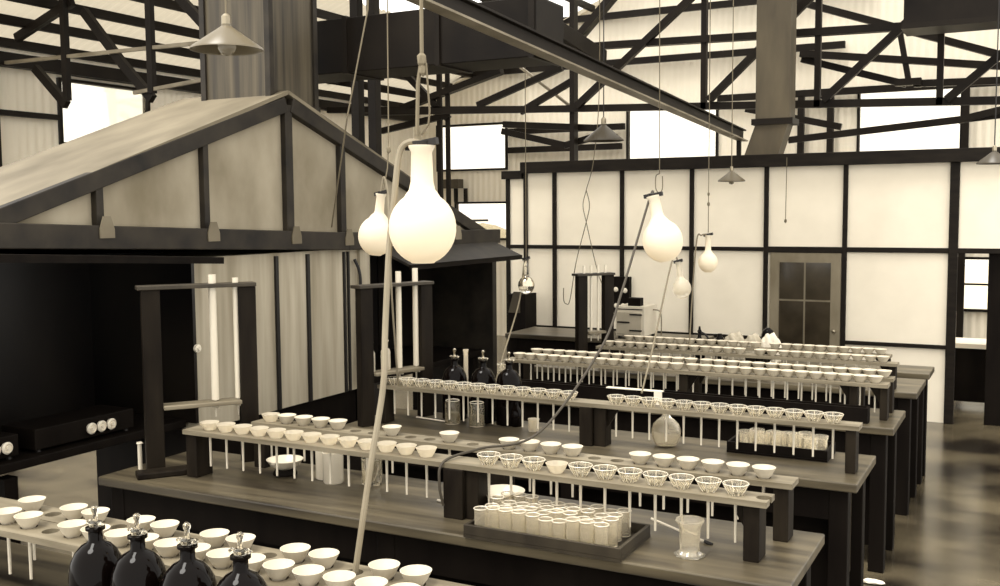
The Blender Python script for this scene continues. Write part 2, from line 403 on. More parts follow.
MB().box((-2.975, 11.27, 2.80), (-2.93, 11.31, 3.02)).build('end_post', 'steel', t)
tag(MB().bar((-5.19, 6.6, 4.85), (-5.19, 12.7, 4.2), .22, .2).build('roof_beam', 'duct', bevel=.006), 'thick dark roof beam above the sloping steel beam', 'beam')
t = thing('air_duct', 'long square dark duct running from the hood stack over the benches', 'duct')
MB().box((-5.3, 6.3, 3.245), (-3.03, 6.75, 3.645)).build('trunk', 'duct', t, bevel=.006)
for x in (-4.6, -3.8, -3.06): MB().box((x-.02, 6.28, 3.235), (x+.02, 6.77, 3.655)).build('joint_band', 'steel', t)
t = thing('air_duct', 'dark box added to darken the top right corner', 'duct')
MB().box((-1.36, 12.0, 4.16), (2.0, 12.5, 5.4)).build('trunk', 'duct', t)  # box put in to darken this corner, no duct known here
MB().box((-1.38, 11.98, 4.14), (2.0, 12.52, 4.2)).build('bottom_rim', 'steel', t)
t = thing('air_duct', 'tall grey duct with bent foot rising behind the white partition', 'duct')
MB().box((-3.0, 12.2, 3.26), (-2.60, 12.5, 5.6)).build('trunk', 'rduct', t, bevel=.004)
MB().box((-3.04, 12.17, 3.20), (-2.56, 12.53, 3.27)).build('flange', 'steel', t)
MB().prism([(-3.0, 12.2, 3.2), (-2.62, 12.2, 3.2), (-2.76, 12.2, 2.75), (-3.16, 12.2, 2.75)], (0, .28, 0)).build('bent_foot', 'rduct', t)
MB().prism([(-3.04, 12.2, 2.2), (-2.9, 12.2, 2.2), (-2.9, 12.2, 2.76), (-3.04, 12.2, 2.76)], (0, .2, 0)).build('lower_trunk', 'rduct', t)

# ------------------------------------------------------------------ fume hood on the left
HX, HB = -4.6, -5.5
PY, PZ, EY0, EY1, EZ = 5.58, 3.0, 2.62, 8.53, 1.93
hood = thing('fume_hood', 'long wooden fume hood with gabled top and sooty openings', 'fume hood', (0, 0, 0))
def gz(y): return EZ + .07 + (PZ-EZ-.07)*((y-EY0)/(PY-EY0) if y < PY else (EY1-y)/(EY1-PY))
MB().prism([(HX-.03, EY0, EZ+.17), (HX-.03, 6.2, EZ), (HX-.03, EY1, EZ), (HX-.03, EY1, gz(EY1)), (HX-.03, PY, PZ-.03), (HX-.03, EY0, gz(EY0))], (.02, 0, 0)).build('gable_panel', 'hood_panel', hood)
for a, b in (((EY0-.05, EZ+.02), (PY-.03, PZ-.03)), ((PY+.03, PZ-.03), (EY1+.02, EZ+.03))):
    MB().bar((HX+.015, a[0], a[1]-.03), (HX+.015, b[0], b[1]-.03), .06, .10).build('rafter', 'hood_frame', hood, bevel=.005)
MB().bar((HX+.03, EY0-.2, EZ+.205), (HX+.03, 6.2, EZ+.06), .09, .13).bar((HX+.03, 6.2, EZ+.06), (HX+.03, EY1+.08, EZ+.04), .09, .13).build('beam', 'hood_frame', hood, bevel=.006)
for y, w in ((3.96, .05), (4.78, .045), (5.58, .075), (6.19, .06), (7.14, .05), (7.8, .05)):
    MB().box((HX-.01, y-w/2, EZ+.1), (HX+.035, y+w/2, gz(y)-.06)).build('post', 'hood_frame', hood, bevel=.004)
    EG = EZ + max(0, .05*(6.2-y)) - .0
    MB().prism([(HX+.077, y-.05, EG+.03), (HX+.077, y+.05, EG+.03), (HX+.077, y+.05, EG+.08), (HX+.077, y+.025, EG+.15), (HX+.077, y-.025, EG+.15), (HX+.077, y-.05, EG+.08)], (.008, 0, 0)).build('gusset_plate', 'hood_roof', hood)
for a, b in (((EY0-.15, EZ-.03), (PY, PZ+.03)), ((PY, PZ+.03), (EY1+.1, EZ+.0))):
    MB().bar(((HX+HB)/2, a[0], a[1]-.005), ((HX+HB)/2, b[0], b[1]-.005), HX-HB+.08, .025).build('roof_sheet', 'hood_roof', hood)
MB().box((HB, 4.69, .85), (HX-.005, 6.40, EZ)).build('wall_panel', 'hood_wall', hood)
for y, w in ((5.45, .03), (5.79, .03), (6.22, .02), (6.27, .02)): MB().box((HX-.005, y-w/2, .85), (HX+.012, y+w/2, EZ-.02)).build('batten', 'black', hood)
MB().box((HX-.02, 6.40, .85), (HX+.02, 6.53, EZ-.01)).build('door_jamb', 'hood_wall', hood)
MB().box((HB, 8.56, 0), (HX+.01, 8.64, EZ)).build('end_wall', 'hood_frame', hood)
MB().box((HB, 2.5, .8), (HX+.01, 2.56, EZ)).build('end_wall', 'hood_frame', hood)
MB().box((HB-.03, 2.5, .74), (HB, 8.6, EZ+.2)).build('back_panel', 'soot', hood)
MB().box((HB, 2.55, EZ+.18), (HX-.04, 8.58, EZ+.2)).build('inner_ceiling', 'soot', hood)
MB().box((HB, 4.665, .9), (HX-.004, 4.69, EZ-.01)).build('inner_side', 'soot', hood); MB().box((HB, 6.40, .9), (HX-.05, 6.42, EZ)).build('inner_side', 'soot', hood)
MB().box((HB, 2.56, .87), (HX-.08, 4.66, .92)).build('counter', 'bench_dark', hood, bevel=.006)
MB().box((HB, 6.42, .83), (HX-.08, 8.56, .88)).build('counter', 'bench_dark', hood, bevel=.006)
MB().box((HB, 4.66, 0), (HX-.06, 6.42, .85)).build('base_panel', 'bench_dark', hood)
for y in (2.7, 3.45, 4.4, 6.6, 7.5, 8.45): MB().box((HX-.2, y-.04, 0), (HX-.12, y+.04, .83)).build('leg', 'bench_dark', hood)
for (y0, y1, dx, dz) in ((2.55, 4.69, .25, .0), (6.58, 8.5, .36, .15)):
    up = .11 if dz == 0 else 0; o = -.01 if dz == 0 else 0
    MB().prism([(HX, y0, EZ+up+o), (HX, y1, EZ+o), (HX+dx, y1-.02, EZ-dz+o), (HX+dx, y0, EZ-dz+up+o)], (0, 0, .02)).build('awning', 'hood_frame', hood)
    MB().bar((HX+dx, y0, EZ-dz+up+o), (HX+dx, y1-.02, EZ-dz+o), .02, .04).build('awning_rim', 'bench_dark', hood)
MB().lathe([(.018, 0), (.026, .004), (.026, .02), (.012, .024), (.012, .034)], 14, (0, 0, 0)).build('round_knob', 'ceramic', hood, smooth=True).matrix_local = Matrix.Translation((HX, 4.68, 1.37)) @ Matrix.Rotation(math.pi/2, 4, 'Y')
MB().tube(smooth_path([(HX+.02, 6.33, 1.85), (HX+.05, 6.36, 1.7), (HX+.03, 6.36, 1.3), (HX+.03, 6.34, .9)]), .012).build('drain_pipe', 'black', hood, smooth=True)

st = thing('hood_stack', 'tall streaked square stack rising from the hood peak', 'chimney', (-5.0, 5.7, 2.9))
def loc(m, o): return m
MB().box((-.22, -.23, -.12), (.37, .26, 3.2)).build('casing', 'stack', st)
for x, y in ((.365, -.225), (.365, .255), (-.215, -.225)): MB().box((x-.022, y-.022, -.1), (x+.022, y+.022, 3.2)).build('corner_strip', 'hood_frame', st)
MB().box((-.25, -.26, .02), (.395, .285, .06)).build('base_collar', 'hood_frame', st)

def hot_plate(y0, y1, knobs, lab):
    t = thing('hot_plate', lab, 'hot plate', (-4.86, (y0+y1)/2, .92), 0)
    h = (y1-y0)/2
    MB().box((-.16, -h, .015), (.12, h, .13)).build('case', 'bench_dark', t, bevel=.006)
    for sx in (-.12, .09):
        for sy in (-h+.04, h-.04): MB().lathe([(.015, 0), (.012, .015)], 8, (sx, sy, 0)).build('foot', 'black', t)
    for y in knobs:
        k = MB().lathe([(.014, 0), (.03, .004), (.033, .018), (.024, .026), (.0225, .02), (.009, .02), (.009, .03)], 16).build('switch_knob', 'ceramic', t, smooth=True)
        k.matrix_local = Matrix.Translation((.12, y-(y0+y1)/2, .07)) @ Matrix.Rotation(math.pi/2, 4, 'Y')
hot_plate(3.62, 4.3, (3.98, 4.05, 4.12), 'dark hot plate with three white knobs on the hood counter')
hot_plate(2.9, 3.52, (3.37, 3.44), 'dark hot plate with two white knobs at the left edge')

# ------------------------------------------------------------------ benches
def bench(y0, y1, xl, xr, lab, z=.9):
    t = thing('laboratory_bench', lab, 'bench', ((xl+xr)/2, (y0+y1)/2, 0)); hx, hy = (xr-xl)/2, (y1-y0)/2
    MB().box((-hx, -hy, z-.045), (hx, hy, z)).build('bench_top', 'bench_top', t, bevel=.006)
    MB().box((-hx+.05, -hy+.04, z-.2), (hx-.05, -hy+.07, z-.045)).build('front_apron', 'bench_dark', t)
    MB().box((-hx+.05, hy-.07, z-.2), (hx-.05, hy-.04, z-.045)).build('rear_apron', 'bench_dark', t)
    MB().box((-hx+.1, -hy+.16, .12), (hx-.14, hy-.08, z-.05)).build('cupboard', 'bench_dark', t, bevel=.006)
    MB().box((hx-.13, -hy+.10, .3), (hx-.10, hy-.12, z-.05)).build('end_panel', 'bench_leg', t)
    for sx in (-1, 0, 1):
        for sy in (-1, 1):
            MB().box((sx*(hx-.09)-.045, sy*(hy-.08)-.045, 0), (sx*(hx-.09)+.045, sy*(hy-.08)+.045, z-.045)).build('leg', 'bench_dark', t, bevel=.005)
    return t
bench(1.86, 2.62, -4.0, -.75, 'nearest laboratory bench, cut off by the bottom edge, carrying dark bottles')
bench(3.487, 4.163, -4.11, -.722, 'second bench from the camera, carrying the wooden tray of beakers')
bench(4.99, 5.632, -3.75, -.722, 'third bench from the camera, carrying the round flask')
bench(6.37, 6.99, -3.72, -.722, 'fourth bench from the camera, carrying the long dark trough')
bench(7.68, 8.35, -3.75, -.722, 'fifth bench from the camera, behind the bench with the trough')
bench(8.62, 9.06, -3.4, -.722, 'last long bench, with bare brown end below the partition')
bench(9.5, 10.2, -4.95, -2.9, 'bare dark table at the partition, left of the pale oven', .92)
t = thing('side_table', 'white topped table seen through the right doorway', 'table', (-.5, 12.3, 0))
MB().box((-.35, -.25, .69), (.12, .3, .74)).build('table_top', 'panel', t); MB().box((-.3, -.2, .1), (.05, .25, .69)).build('base', 'bench_dark', t)
MB().box((.06, -.2, 0), (.11, -.15, .69)).build('leg', 'bench_dark', t)

# ------------------------------------------------------------------ funnels
def funnel_mesh(style):
    t = thing('funnel', style, 'funnel')
    if style == 'white':
        prof = [(.007, -.02), (.02, -.004), (.034, .016), (.047, .042), (.0445, .042), (.031, .016), (.015, .002)]
        MB().lathe(prof, 22).build('cone', 'filter', t, smooth=True)
    elif style == 'milky':
        prof = [(.007, -.03), (.022, -.008), (.036, .016), (.047, .038), (.0455, .038), (.034, .016), (.018, -.004)]
        MB().lathe(prof, 22).build('cone', 'milky', t, smooth=True)
    else:
        prof = [(.007, -.03), (.022, -.006), (.036, .016), (.049, .042), (.047, .042), (.034, .016), (.016, -.002)]
        MB().lathe(prof, 28, flute=lambda i, k: (1 if k % 2 else .90) if 0 < i < 6 else 1).build('cone', 'rib', t)
        rb = MB()
        for k in range(8):
            a = 2*math.pi*k/8; c_, s_ = math.cos(a), math.sin(a)
            rb.tube([(.023*c_, .023*s_, -.004), (.037*c_, .037*s_, .018), (.0495*c_, .0495*s_, .042)], .0018, 5)
        rb.build('rib_glints', 'stem', t); ring(t, .0485, .042, .0016)  # bright ribs and ring stand in for highlights on fluted glass
    MB().tube([(0, 0, -.02), (0, 0, -.185)], [.0065, .005], 8).build('stem', 'stem', t, smooth=True)
    return t
def ring(parent, r, z, w, name='rim'):  # opaque pale ring drawn as the glint of a glass edge
    MB().lathe([(r-w, z), (r, z-w), (r+w, z), (r, z+w), (r-w, z)], 24, caps=False).build(name, 'stem', parent, smooth=True)
PROTO = {}
def funnel(style, x, y, z, lab, group):
    rz = random.uniform(0, 3)
    if style not in PROTO:
        o = PROTO[style] = funnel_mesh(style); o.location = (x, y, z); o.rotation_euler = (0, 0, rz); o['label'] = lab; o['group'] = group
    else: copy_tree(PROTO[style], (x, y, z), rz, lab, group)

def drilled_plank(x0, x1, y0, y1, z, th, holes, parent, m='rack'):
    """plank with its upper face at z and a round hole at each (x, y)"""
    o = MB().box((x0, y0, z-th), (x1, y1, z)).build('plank', m, parent)
    cut = MB()
    for x, y in holes: cut.lathe([(.029, z-th-.02), (.029, z+.02)], 16, (x, y, 0))
    c = cut.build('cutter', m)
    md = o.modifiers.new('holes', 'BOOLEAN'); md.object = c; md.operation = 'DIFFERENCE'; md.solver = 'EXACT'
    dg = bpy.context.evaluated_depsgraph_get(); dg.update()
    me = bpy.data.meshes.new_from_object(o.evaluated_get(dg)); o.modifiers.clear(); o.data = me
    bpy.data.objects.remove(c)
    return o
def post(parent, x, y, w, d, z0, z1, bracket=0):
    MB().box((x-w/2, y-d/2, z0), (x+w/2, y+d/2, z1)).build('post', 'rack_post', parent, bevel=.004)
    if bracket:
        s = bracket
        MB().prism([(x+s*w/2, y-.012, z1), (x+s*(w/2+.07), y-.012, z1), (x+s*w/2, y-.012, z1-.11)], (0, .024, 0)).build('bracket', 'rack_post', parent)
TH = .022
def rows(t, z, spec, where):
    """spec: list of (x0,x1,y0,y1, [(style, x) or (None, x)], word)"""
    for x0, x1, y0, y1, items, word in spec:
        y = (y0+y1)/2
        drilled_plank(x0, x1, y0, y1, z, TH, [(x, y) for _, x in items], t)
        names = {'white': 'white lined funnel', 'milky': 'milky glass funnel', 'rib': 'clear ribbed glass funnel'}
        full = [(s, x) for s, x in items if s]
        for i, (s, x) in enumerate(full):
            lab = '%s, %s from left in %s of the %s' % (names[s], ORD[i], word, where)
            funnel(s, x, y, z, lab, 'funnels in the %s of the %s' % (word, where))
# nearest rack
Z0 = 1.13
t = thing('funnel_rack', 'nearest funnel rack, behind the four dark bottles', 'rack', (0, 0, 0))
fx = [-3.16+.11*k for k in range(17)]
rows(t, Z0, [(-3.95, -.85, 2.22, 2.36, [(None if k == 2 else 'white', x) for k, x in enumerate(fx)], 'front row'),
             (-3.95, -.85, 2.365, 2.49, [(None if k % 3 == 1 else 'white', x-.05) for k, x in enumerate(fx)], 'rear row')], 'nearest rack')
for x in (-3.9, -1.15): post(t, x, 2.355, .08, .24, .9, Z0-TH)
# second rack
Z1 = 1.137
t = thing('funnel_rack', 'long two-plank funnel rack on the second bench, above the tray', 'rack', (0, 0, 0))
left = [-3.60+.105*k for k in range(13)]; right = [-2.03+.1055*k for k in range(12)]
fr = [('milky', x) for x in left] + [('rib' if k not in (3,) else 'milky', x) for k, x in enumerate(right[:11])] + [(None, right[11])]
rleft = [-3.46+.1065*k for k in range(11)]
rr = [('milky' if k == 0 else 'white', x) if k in (0, 1, 2, 3, 4, 7) or k == 10 else (None, x) for k, x in enumerate(rleft)] + [(None, -2.27)] + \
     [('white' if k not in (4, 5) else None, -2.083+.104*k) for k in range(12)]
rows(t, Z1, [(-3.72, -.845, 3.675, 3.805, fr, 'front row'), (-3.54, -.815, 3.97, 4.09, rr, 'rear row')], 'second-bench rack')
post(t, -3.675, 3.74, .07, .11, .9, Z1-TH); post(t, -2.165, 3.69, .095, .05, .9, Z1-TH, 0); post(t, -2.085, 3.74, .06, .10, .9, Z1-TH, 0); post(t, -.905, 3.75, .06, .11, .9, Z1-TH, -1)
post(t, -3.50, 4.03, .07, .1, .9, Z1-TH); post(t, -2.12, 4.03, .09, .09, .9, Z1-TH); post(t, -.86, 4.03, .06, .1, .9, Z1-TH)
# third rack
t = thing('funnel_rack', 'single-plank funnel rack on the third bench, before the dark trough', 'rack', (0, 0, 0))
l2 = [-3.50+.0985*k for k in range(13)]; r2 = [-2.035+.0965*k for k in range(13)]
rows(t, 1.14, [(-3.585, -.745, 5.17, 5.29, [('rib', x) for x in l2+r2], 'single row')], 'third-bench rack')
post(t, -3.555, 5.23, .04, .1, .9, 1.118); post(t, -2.19, 5.2, .075, .08, .9, 1.118); post(t, -2.115, 5.23, .07, .09, .9, 1.118, 1); post(t, -.785, 5.23, .05, .1, .9, 1.118)
# fourth rack
t = thing('funnel_rack', 'two-plank funnel rack on the fourth bench, above the trough', 'rack', (0, 0, 0))
l3 = [-3.34+.092*k for k in range(14)]; r3 = [-2.03+.0895*k for k in range(14)]
rows(t, 1.125, [(-3.43, -.785, 6.58, 6.70, [('white', x) for x in l3+r3], 'front row'), (-3.43, -.785, 6.84, 6.95, [('white', x+.02) for x in l3+r3], 'rear row')], 'fourth-bench rack')
for y in (6.64, 6.895): post(t, -3.39, y, .05, .1, .9, 1.103); post(t, -2.085, y, .06, .09, .9, 1.103, 1); post(t, -.99, y, .05, .08, .9, 1.103, -1); post(t, -.81, y, .045, .09, .9, 1.103, -1)
# fifth rack
t = thing('funnel_rack', 'farthest funnel rack, on the fifth bench before the partition door', 'rack', (0, 0, 0))
l5 = [-3.10+.09*k for k in range(13)]; r5 = [-1.86+.089*k for k in range(11)]
rows(t, 1.09, [(-3.2, -.865, 7.76, 7.87, [('white', x) for x in l5+r5], 'front row'), (-3.2, -.96, 8.17, 8.28, [('white', x+.02) for x in l5+r5[:10]], 'rear row')], 'farthest rack')
for y in (7.82, 8.22): post(t, -3.16, y, .05, .09, .9, 1.068); post(t, -1.93, y, .07, .09, .9, 1.068, 1); post(t, -.9 if y < 8 else -.99, y, .045, .09, .9, 1.068, -1)

# long dark trough before the fourth rack
t = thing('trough', 'long dark wooden trough lying before the rack on the fourth bench', 'trough', (-2.09, 6.49, .9))
MB().box((-1.24, -.045, 0), (1.21, -.03, .095)).build('front_board', 'bench_dark', t); MB().box((-1.24, .03, 0), (1.21, .045, .095)).build('rear_board', 'bench_dark', t)
MB().box((-1.24, -.03, 0), (1.21, .03, .012)).build('bottom_board', 'bench_dark', t)
for x in (-1.24, 1.195): MB().box((x, -.03, .012), (x+.015, .03, .095)).build('end_board', 'bench_dark', t)

t = thing('paper_strip', 'narrow white strip laid on the trough, one end folded down', 'strip', (-2.35, 6.46, .9955))
MB().box((-.23, -.02, 0), (.17, .02, .006)).build('flat_length', 'paper', t); MB().box((.115, -.026, -.095), (.17, -.018, .006)).build('folded_end', 'paper', t)

# ------------------------------------------------------------------ tall stands with burettes
def stand(A, B, top, shelf, lab):
    L = math.hypot(B[0]-A[0], B[1]-A[1]); rz = math.atan2(B[1]-A[1], B[0]-A[0])
    t = thing('burette_stand', lab, 'stand', (A[0], A[1], .9), rz); h = top-.9; s = shelf-.9
    for x in (.045, L-.045): MB().box((x-.045, -.03, 0), (x+.045, .03, h-.02)).build('post', 'stand', t, bevel=.004)
    MB().box((-.02, -.05, h-.02), (L, .05, h)).build('top_plank', 'bench_leg', t, bevel=.003)
    MB().box((.09, -.055, s-.02), (L-.09, .055, s)).build('shelf', 'rack', t, bevel=.003)
    return t
s1 = stand((-3.96, 3.66), (-3.62, 4.115), 1.845, 1.235, 'tall open wooden stand with two burettes, left end of second bench')
MB().box((-.06, -.16, 0), (.2, -.06, .03)).build('foot_block', 'stand', s1, bevel=.006)
stand((-3.62, 5.03), (-3.43, 5.545), 1.765, 1.225, 'tall open wooden stand holding clear bottles, left end of third bench')
stand((-3.37, 7.76), (-3.165, 8.04), 1.685, 1.2, 'tall open wooden stand nearest the pale oven')
def burette(x, y, z0, z1, zs, lab, w=.014):
    t = thing('burette', lab, 'burette', (x, y, zs), 0, 'burettes on the stands')
    MB().tube([(0, 0, z0-zs), (0, 0, z1-zs)], w, 12).build('tube', 'porcelain', t, smooth=True)
    MB().tube([(0, 0, z0-zs-.09), (0, 0, z0-zs)], [.004, .008], 8).build('tip', 'stem', t, smooth=True)
    MB().tube([(-.025, 0, z0-zs-.035), (.025, 0, z0-zs-.035)], .008, 8).build('stopcock', 'stem', t, smooth=True)
burette(-3.752, 3.945, 1.24, 1.89, 1.235, 'white burette, left of two on the stand of the second bench', .02)
burette(-3.683, 4.04, 1.24, 1.87, 1.235, 'white burette, right of two on the stand of the second bench', .016)
burette(-3.525, 5.33, 1.23, 1.835, 1.225, 'white burette, left of two on the stand with clear bottles', .018)
burette(-3.478, 5.45, 1.23, 1.85, 1.225, 'white burette, right of two on the stand with clear bottles', .018)
for k, (q, nm) in enumerate(((.2, 'leftmost'), (.4, 'second from left'), (.6, 'third from left'), (.8, 'rightmost'))):
    burette(-3.37+.205*q, 7.76+.28*q, 1.205, 1.75, 1.2, 'thin white burette, %s of four on the stand nearest the oven' % nm, .011)

# ------------------------------------------------------------------ dark reagent bottles
def dark_bottle(x, y, z, lab, group, rz, label_on):
    t = thing('reagent_bottle', lab, 'bottle', (x, y, z), rz, group)
    MB().lathe([(.07, 0), (.079, .006), (.08, .01), (.08, .225), (.0785, .255), (.072, .286), (.059, .312), (.042, .33), (.025, .339), (.0205, .345), (.0205, .372), (.028, .376), (.028, .384), (.018, .386)], 28).build('body', 'dglass', t, smooth=True)
    s = MB().lathe([(.016, .383), (.02, .398), (.0085, .402), (.0065, .425), (.0105, .432), (.0105, .442), (.005, .447)], 16)
    s.ball((.022, 0, .395), .012, 1, (1.2, .7, .7)); s.ball((-.022, 0, .395), .012, 1, (1.2, .7, .7))
    s.build('stopper', 'glass' if label_on else 'silver', t, smooth=True)
    if label_on:
        m = MB(); r = .0808; k0, k1, nseg = math.radians(-150), math.radians(-95), 8
        for i in range(nseg):
            a, b = k0+(k1-k0)*i/nseg, k0+(k1-k0)*(i+1)/nseg
            q = [m.bm.verts.new((r*math.cos(w), r*math.sin(w), zz)) for w, zz in ((a, .11), (b, .11), (b, .205), (a, .205))]
            m.bm.faces.new(q)
        m.build('paper_label', 'paper', t, smooth=True)
    return t
for k, (x, y, nm) in enumerate(((-2.436, 2.05, 'leftmost'), (-2.263, 2.05, 'second from left'), (-2.07, 2.05, 'third from left'), (-1.877, 2.05, 'rightmost'))):
    dark_bottle(x, y, .9, 'dark stoppered glass bottle, %s of four on the nearest bench' % nm, 'dark bottles on the nearest bench', .1*k, True)
for k, (x, nm) in enumerate(((-3.225, 'left'), (-3.02, 'middle'), (-2.84, 'right'))):
    dark_bottle(x, 5.5, .9, 'dark glass bottle, %s of three at the rear of the third bench' % nm, 'dark bottles on the third bench', .2*k, False)

# ------------------------------------------------------------------ other glass and porcelain
def lathe_thing(name, lab, cat, loc, prof, m, n=24, group=None, rz=0):
    o = MB().lathe(prof, n).build(name, m, smooth=True); o.location = loc; o.rotation_euler = (0, 0, rz); return tag(o, lab, cat, group)
def basin(lab, loc, r, h):
    t = thing('evaporating_basin', lab, 'basin', loc)
    MB().lathe([(r*.35, 0), (r*.45, .004), (r*.8, h*.45), (r, h), (r*.97, h), (r*.76, h*.48), (r*.42, .01)], 30).build('bowl', 'porcelain', t, smooth=True)
    MB().prism([(-r*.12, -r*.98, h*.96), (r*.12, -r*.98, h*.96), (0, -r*1.14, h*1.02)], (0, 0, -.008)).build('spout', 'porcelain', t)
    return t
basin('wide white porcelain basin under the left half of the rack', (-3.29, 3.93, .93), .092, .05)
tag(MB().lathe([(.05, 0), (.06, .004), (.06, .012), (.05, .03), (.045, .03)], 20, (-3.29, 3.93, .9)).build('shadow_ring', 'bench_dark'), 'low dark ring as shadow under the wide white basin', 'ring')  # dark ring put where the basin's shadow falls, also lifts the bowl
basin('large white porcelain dish standing behind the tray of beakers', (-2.03, 3.86, .93), .1, .062)
tag(MB().lathe([(.045, 0), (.06, .004), (.06, .02), (.045, .03)], 20, (-2.03, 3.86, .9)).build('shadow_ring', 'bench_dark'), 'low dark ring as shadow under the dish behind the tray', 'ring')  # same dark ring as shadow below the dish
def jar(lab, loc, r, h, m='milky', lid=False):
    return lathe_thing('jar', lab, 'jar', loc, [(r*.92, 0), (r, .006), (r, h-.01), (r*1.05, h), (r*.93, h), (r*.9, .012)], m)
jar('white cylindrical jar, left one of two under the rack', (-3.07, 3.96, .9), .042, .155, 'porcelain')
jar('white cylindrical jar, right and lower one of two under the rack', (-2.985, 3.92, .9), .05, .15, 'porcelain')
jar('clear glass jar under the rack, behind the leaning tube', (-2.80, 3.98, .9), .05, .13, 'glass')
def beaker(name, lab, loc, r, h, m='glass', group=None):
    return lathe_thing(name, lab, 'beaker', loc, [(r*.9, 0), (r, .006), (r, h-.012), (r*1.1, h), (r*1.02, h), (r*.93, h-.012), (r*.92, .008)], m, group=group)
t = thing('glass_beaker', 'lone clear beaker with thick rim, right of the tray', 'beaker', (-1.13, 3.67, .9))
MB().lathe([(.055, 0), (.058, .005), (.042, .012), (.038, .02), (.040, .11), (.054, .135), (.052, .14), (.036, .115), (.034, .025), (.05, .006)], 26).build('glass_body', 'vial', t, smooth=True)
t = thing('round_flask', 'clear round flask standing below the third rack', 'flask', (-1.79, 5.36, .9))
MB().lathe([(.04, 0), (.06, .01), (.078, .05), (.082, .085), (.07, .125), (.045, .15), (.024, .165), (.02, .18), (.019, .205), (.022, .21), (.017, .208), (.017, .18), (.04, .147), (.066, .12), (.077, .085), (.07, .045), (.05, .012)], 30).build('glass_body', 'vial', t, smooth=True)
for x, nm in ((-3.16, 'left'), (-2.99, 'right')):
    t = thing('glass_jar', 'clear jar half full of liquid, %s of two under the third rack' % nm, 'jar', (x, 5.36, .9), 0, 'liquid jars under the third rack')
    MB().lathe([(.044, 0), (.048, .006), (.048, .12), (.044, .13), (.044, .145), (.041, .145), (.044, .12), (.044, .008)], 24).build('glass_body', 'glass', t, smooth=True)
    ring(t, .0425, .146, .002); ring(t, .046, .004, .002, 'foot_glint')  # pale rings give the jar edges a built-in glint
    MB().lathe([(.043, .009), (.043, .07), (.001, .0702)], 24).build('liquid', 'water', t, smooth=True)
beaker('glass_beaker', 'small milky beaker under the third rack, right of the jars', (-2.615, 5.38, .9), .032, .075, 'milky')
lathe_thing('small_bottle', 'tiny dark bottle right of the two jars of liquid', 'bottle', (-2.89, 5.46, .9), [(.016, 0), (.018, .004), (.018, .03), (.008, .04), (.009, .055), (.004, .056)], 'dglass', 16)
lathe_thing('small_bottle', 'dark narrow bottle behind the stems of the third rack', 'bottle', (-2.77, 5.46, .9), [(.03, 0), (.034, .006), (.034, .1), (.014, .125), (.014, .16), (.008, .162)], 'dglass', 18)
lathe_thing('glass_cylinder', 'pale glass cylinder between the dark bottles of the third bench', 'cylinder', (-2.925, 5.56, .9), [(.03, 0), (.03, .005), (.022, .01), (.022, .33), (.028, .36), (.024, .36), (.019, .33), (.019, .01)], 'vial', 18)
lathe_thing('glass_cylinder', 'tall pale glass neck behind the left dark bottle of three', 'cylinder', (-3.20, 5.6, .9), [(.03, 0), (.03, .005), (.016, .03), (.014, .4), (.018, .43), (.012, .43), (.012, .03)], 'milky', 18)
for a, b, lab in (((-3.45, 5.40, .908), (-3.2, 5.36, .908), 'pale glass rod lying left of the jars of liquid'), ((-2.36, 3.86, .907), (-2.24, 3.84, .907), 'short glass rod lying left of the rack post'), ((-1.36, 3.89, .95), (-1.12, 3.83, .908), 'glass rod with dark tip leaning out of the tray')):
    t = thing('glass_rod', lab, 'rod', (0, 0, 0)); MB().tube([a, b], .005, 8).build('shaft', 'stem', t, smooth=True)
    v = Vector(b); u = (v-Vector(a)).normalized(); MB().tube([v, v+u*.035], .007, 8).build('tip', 'black' if 'dark tip' in lab else 'stem', t)
# clear bottles on the second stand
for k, (x, y, z, lab) in enumerate(((-3.60, 5.12, 1.225, 'clear narrow-necked bottle at the left of the stand shelf'), (-3.565, 5.235, 1.225, 'clear narrow-necked bottle beside the burettes on the stand shelf'))):
    lathe_thing('clear_bottle', lab, 'bottle', (x, y, z), [(.027, 0), (.03, .004), (.03, .115), (.024, .13), (.013, .14), (.013, .175), (.022, .18), (.022, .188), (.011, .188)], 'milky', 20)
# small dish and rods at the left end of the second bench
t = thing('small_dish', 'small white saucer on the left end of the second bench', 'dish', (-3.93, 3.98, .9))
MB().lathe([(.02, 0), (.024, .003), (.047, .018), (.045, .018), (.02, .006)], 22).build('dish', 'porcelain', t, smooth=True)
t = thing('glass_tube', 'upright white glass tube left of the tall stand post', 'tube', (-4.035, 3.69, .9))
MB().tube([(0, 0, 0), (0, 0, .13)], .011, 12).build('shaft', 'stem', t, smooth=True); MB().lathe([(.011, .13), (.017, .133), (.014, .14)], 12).build('rim', 'stem', t)

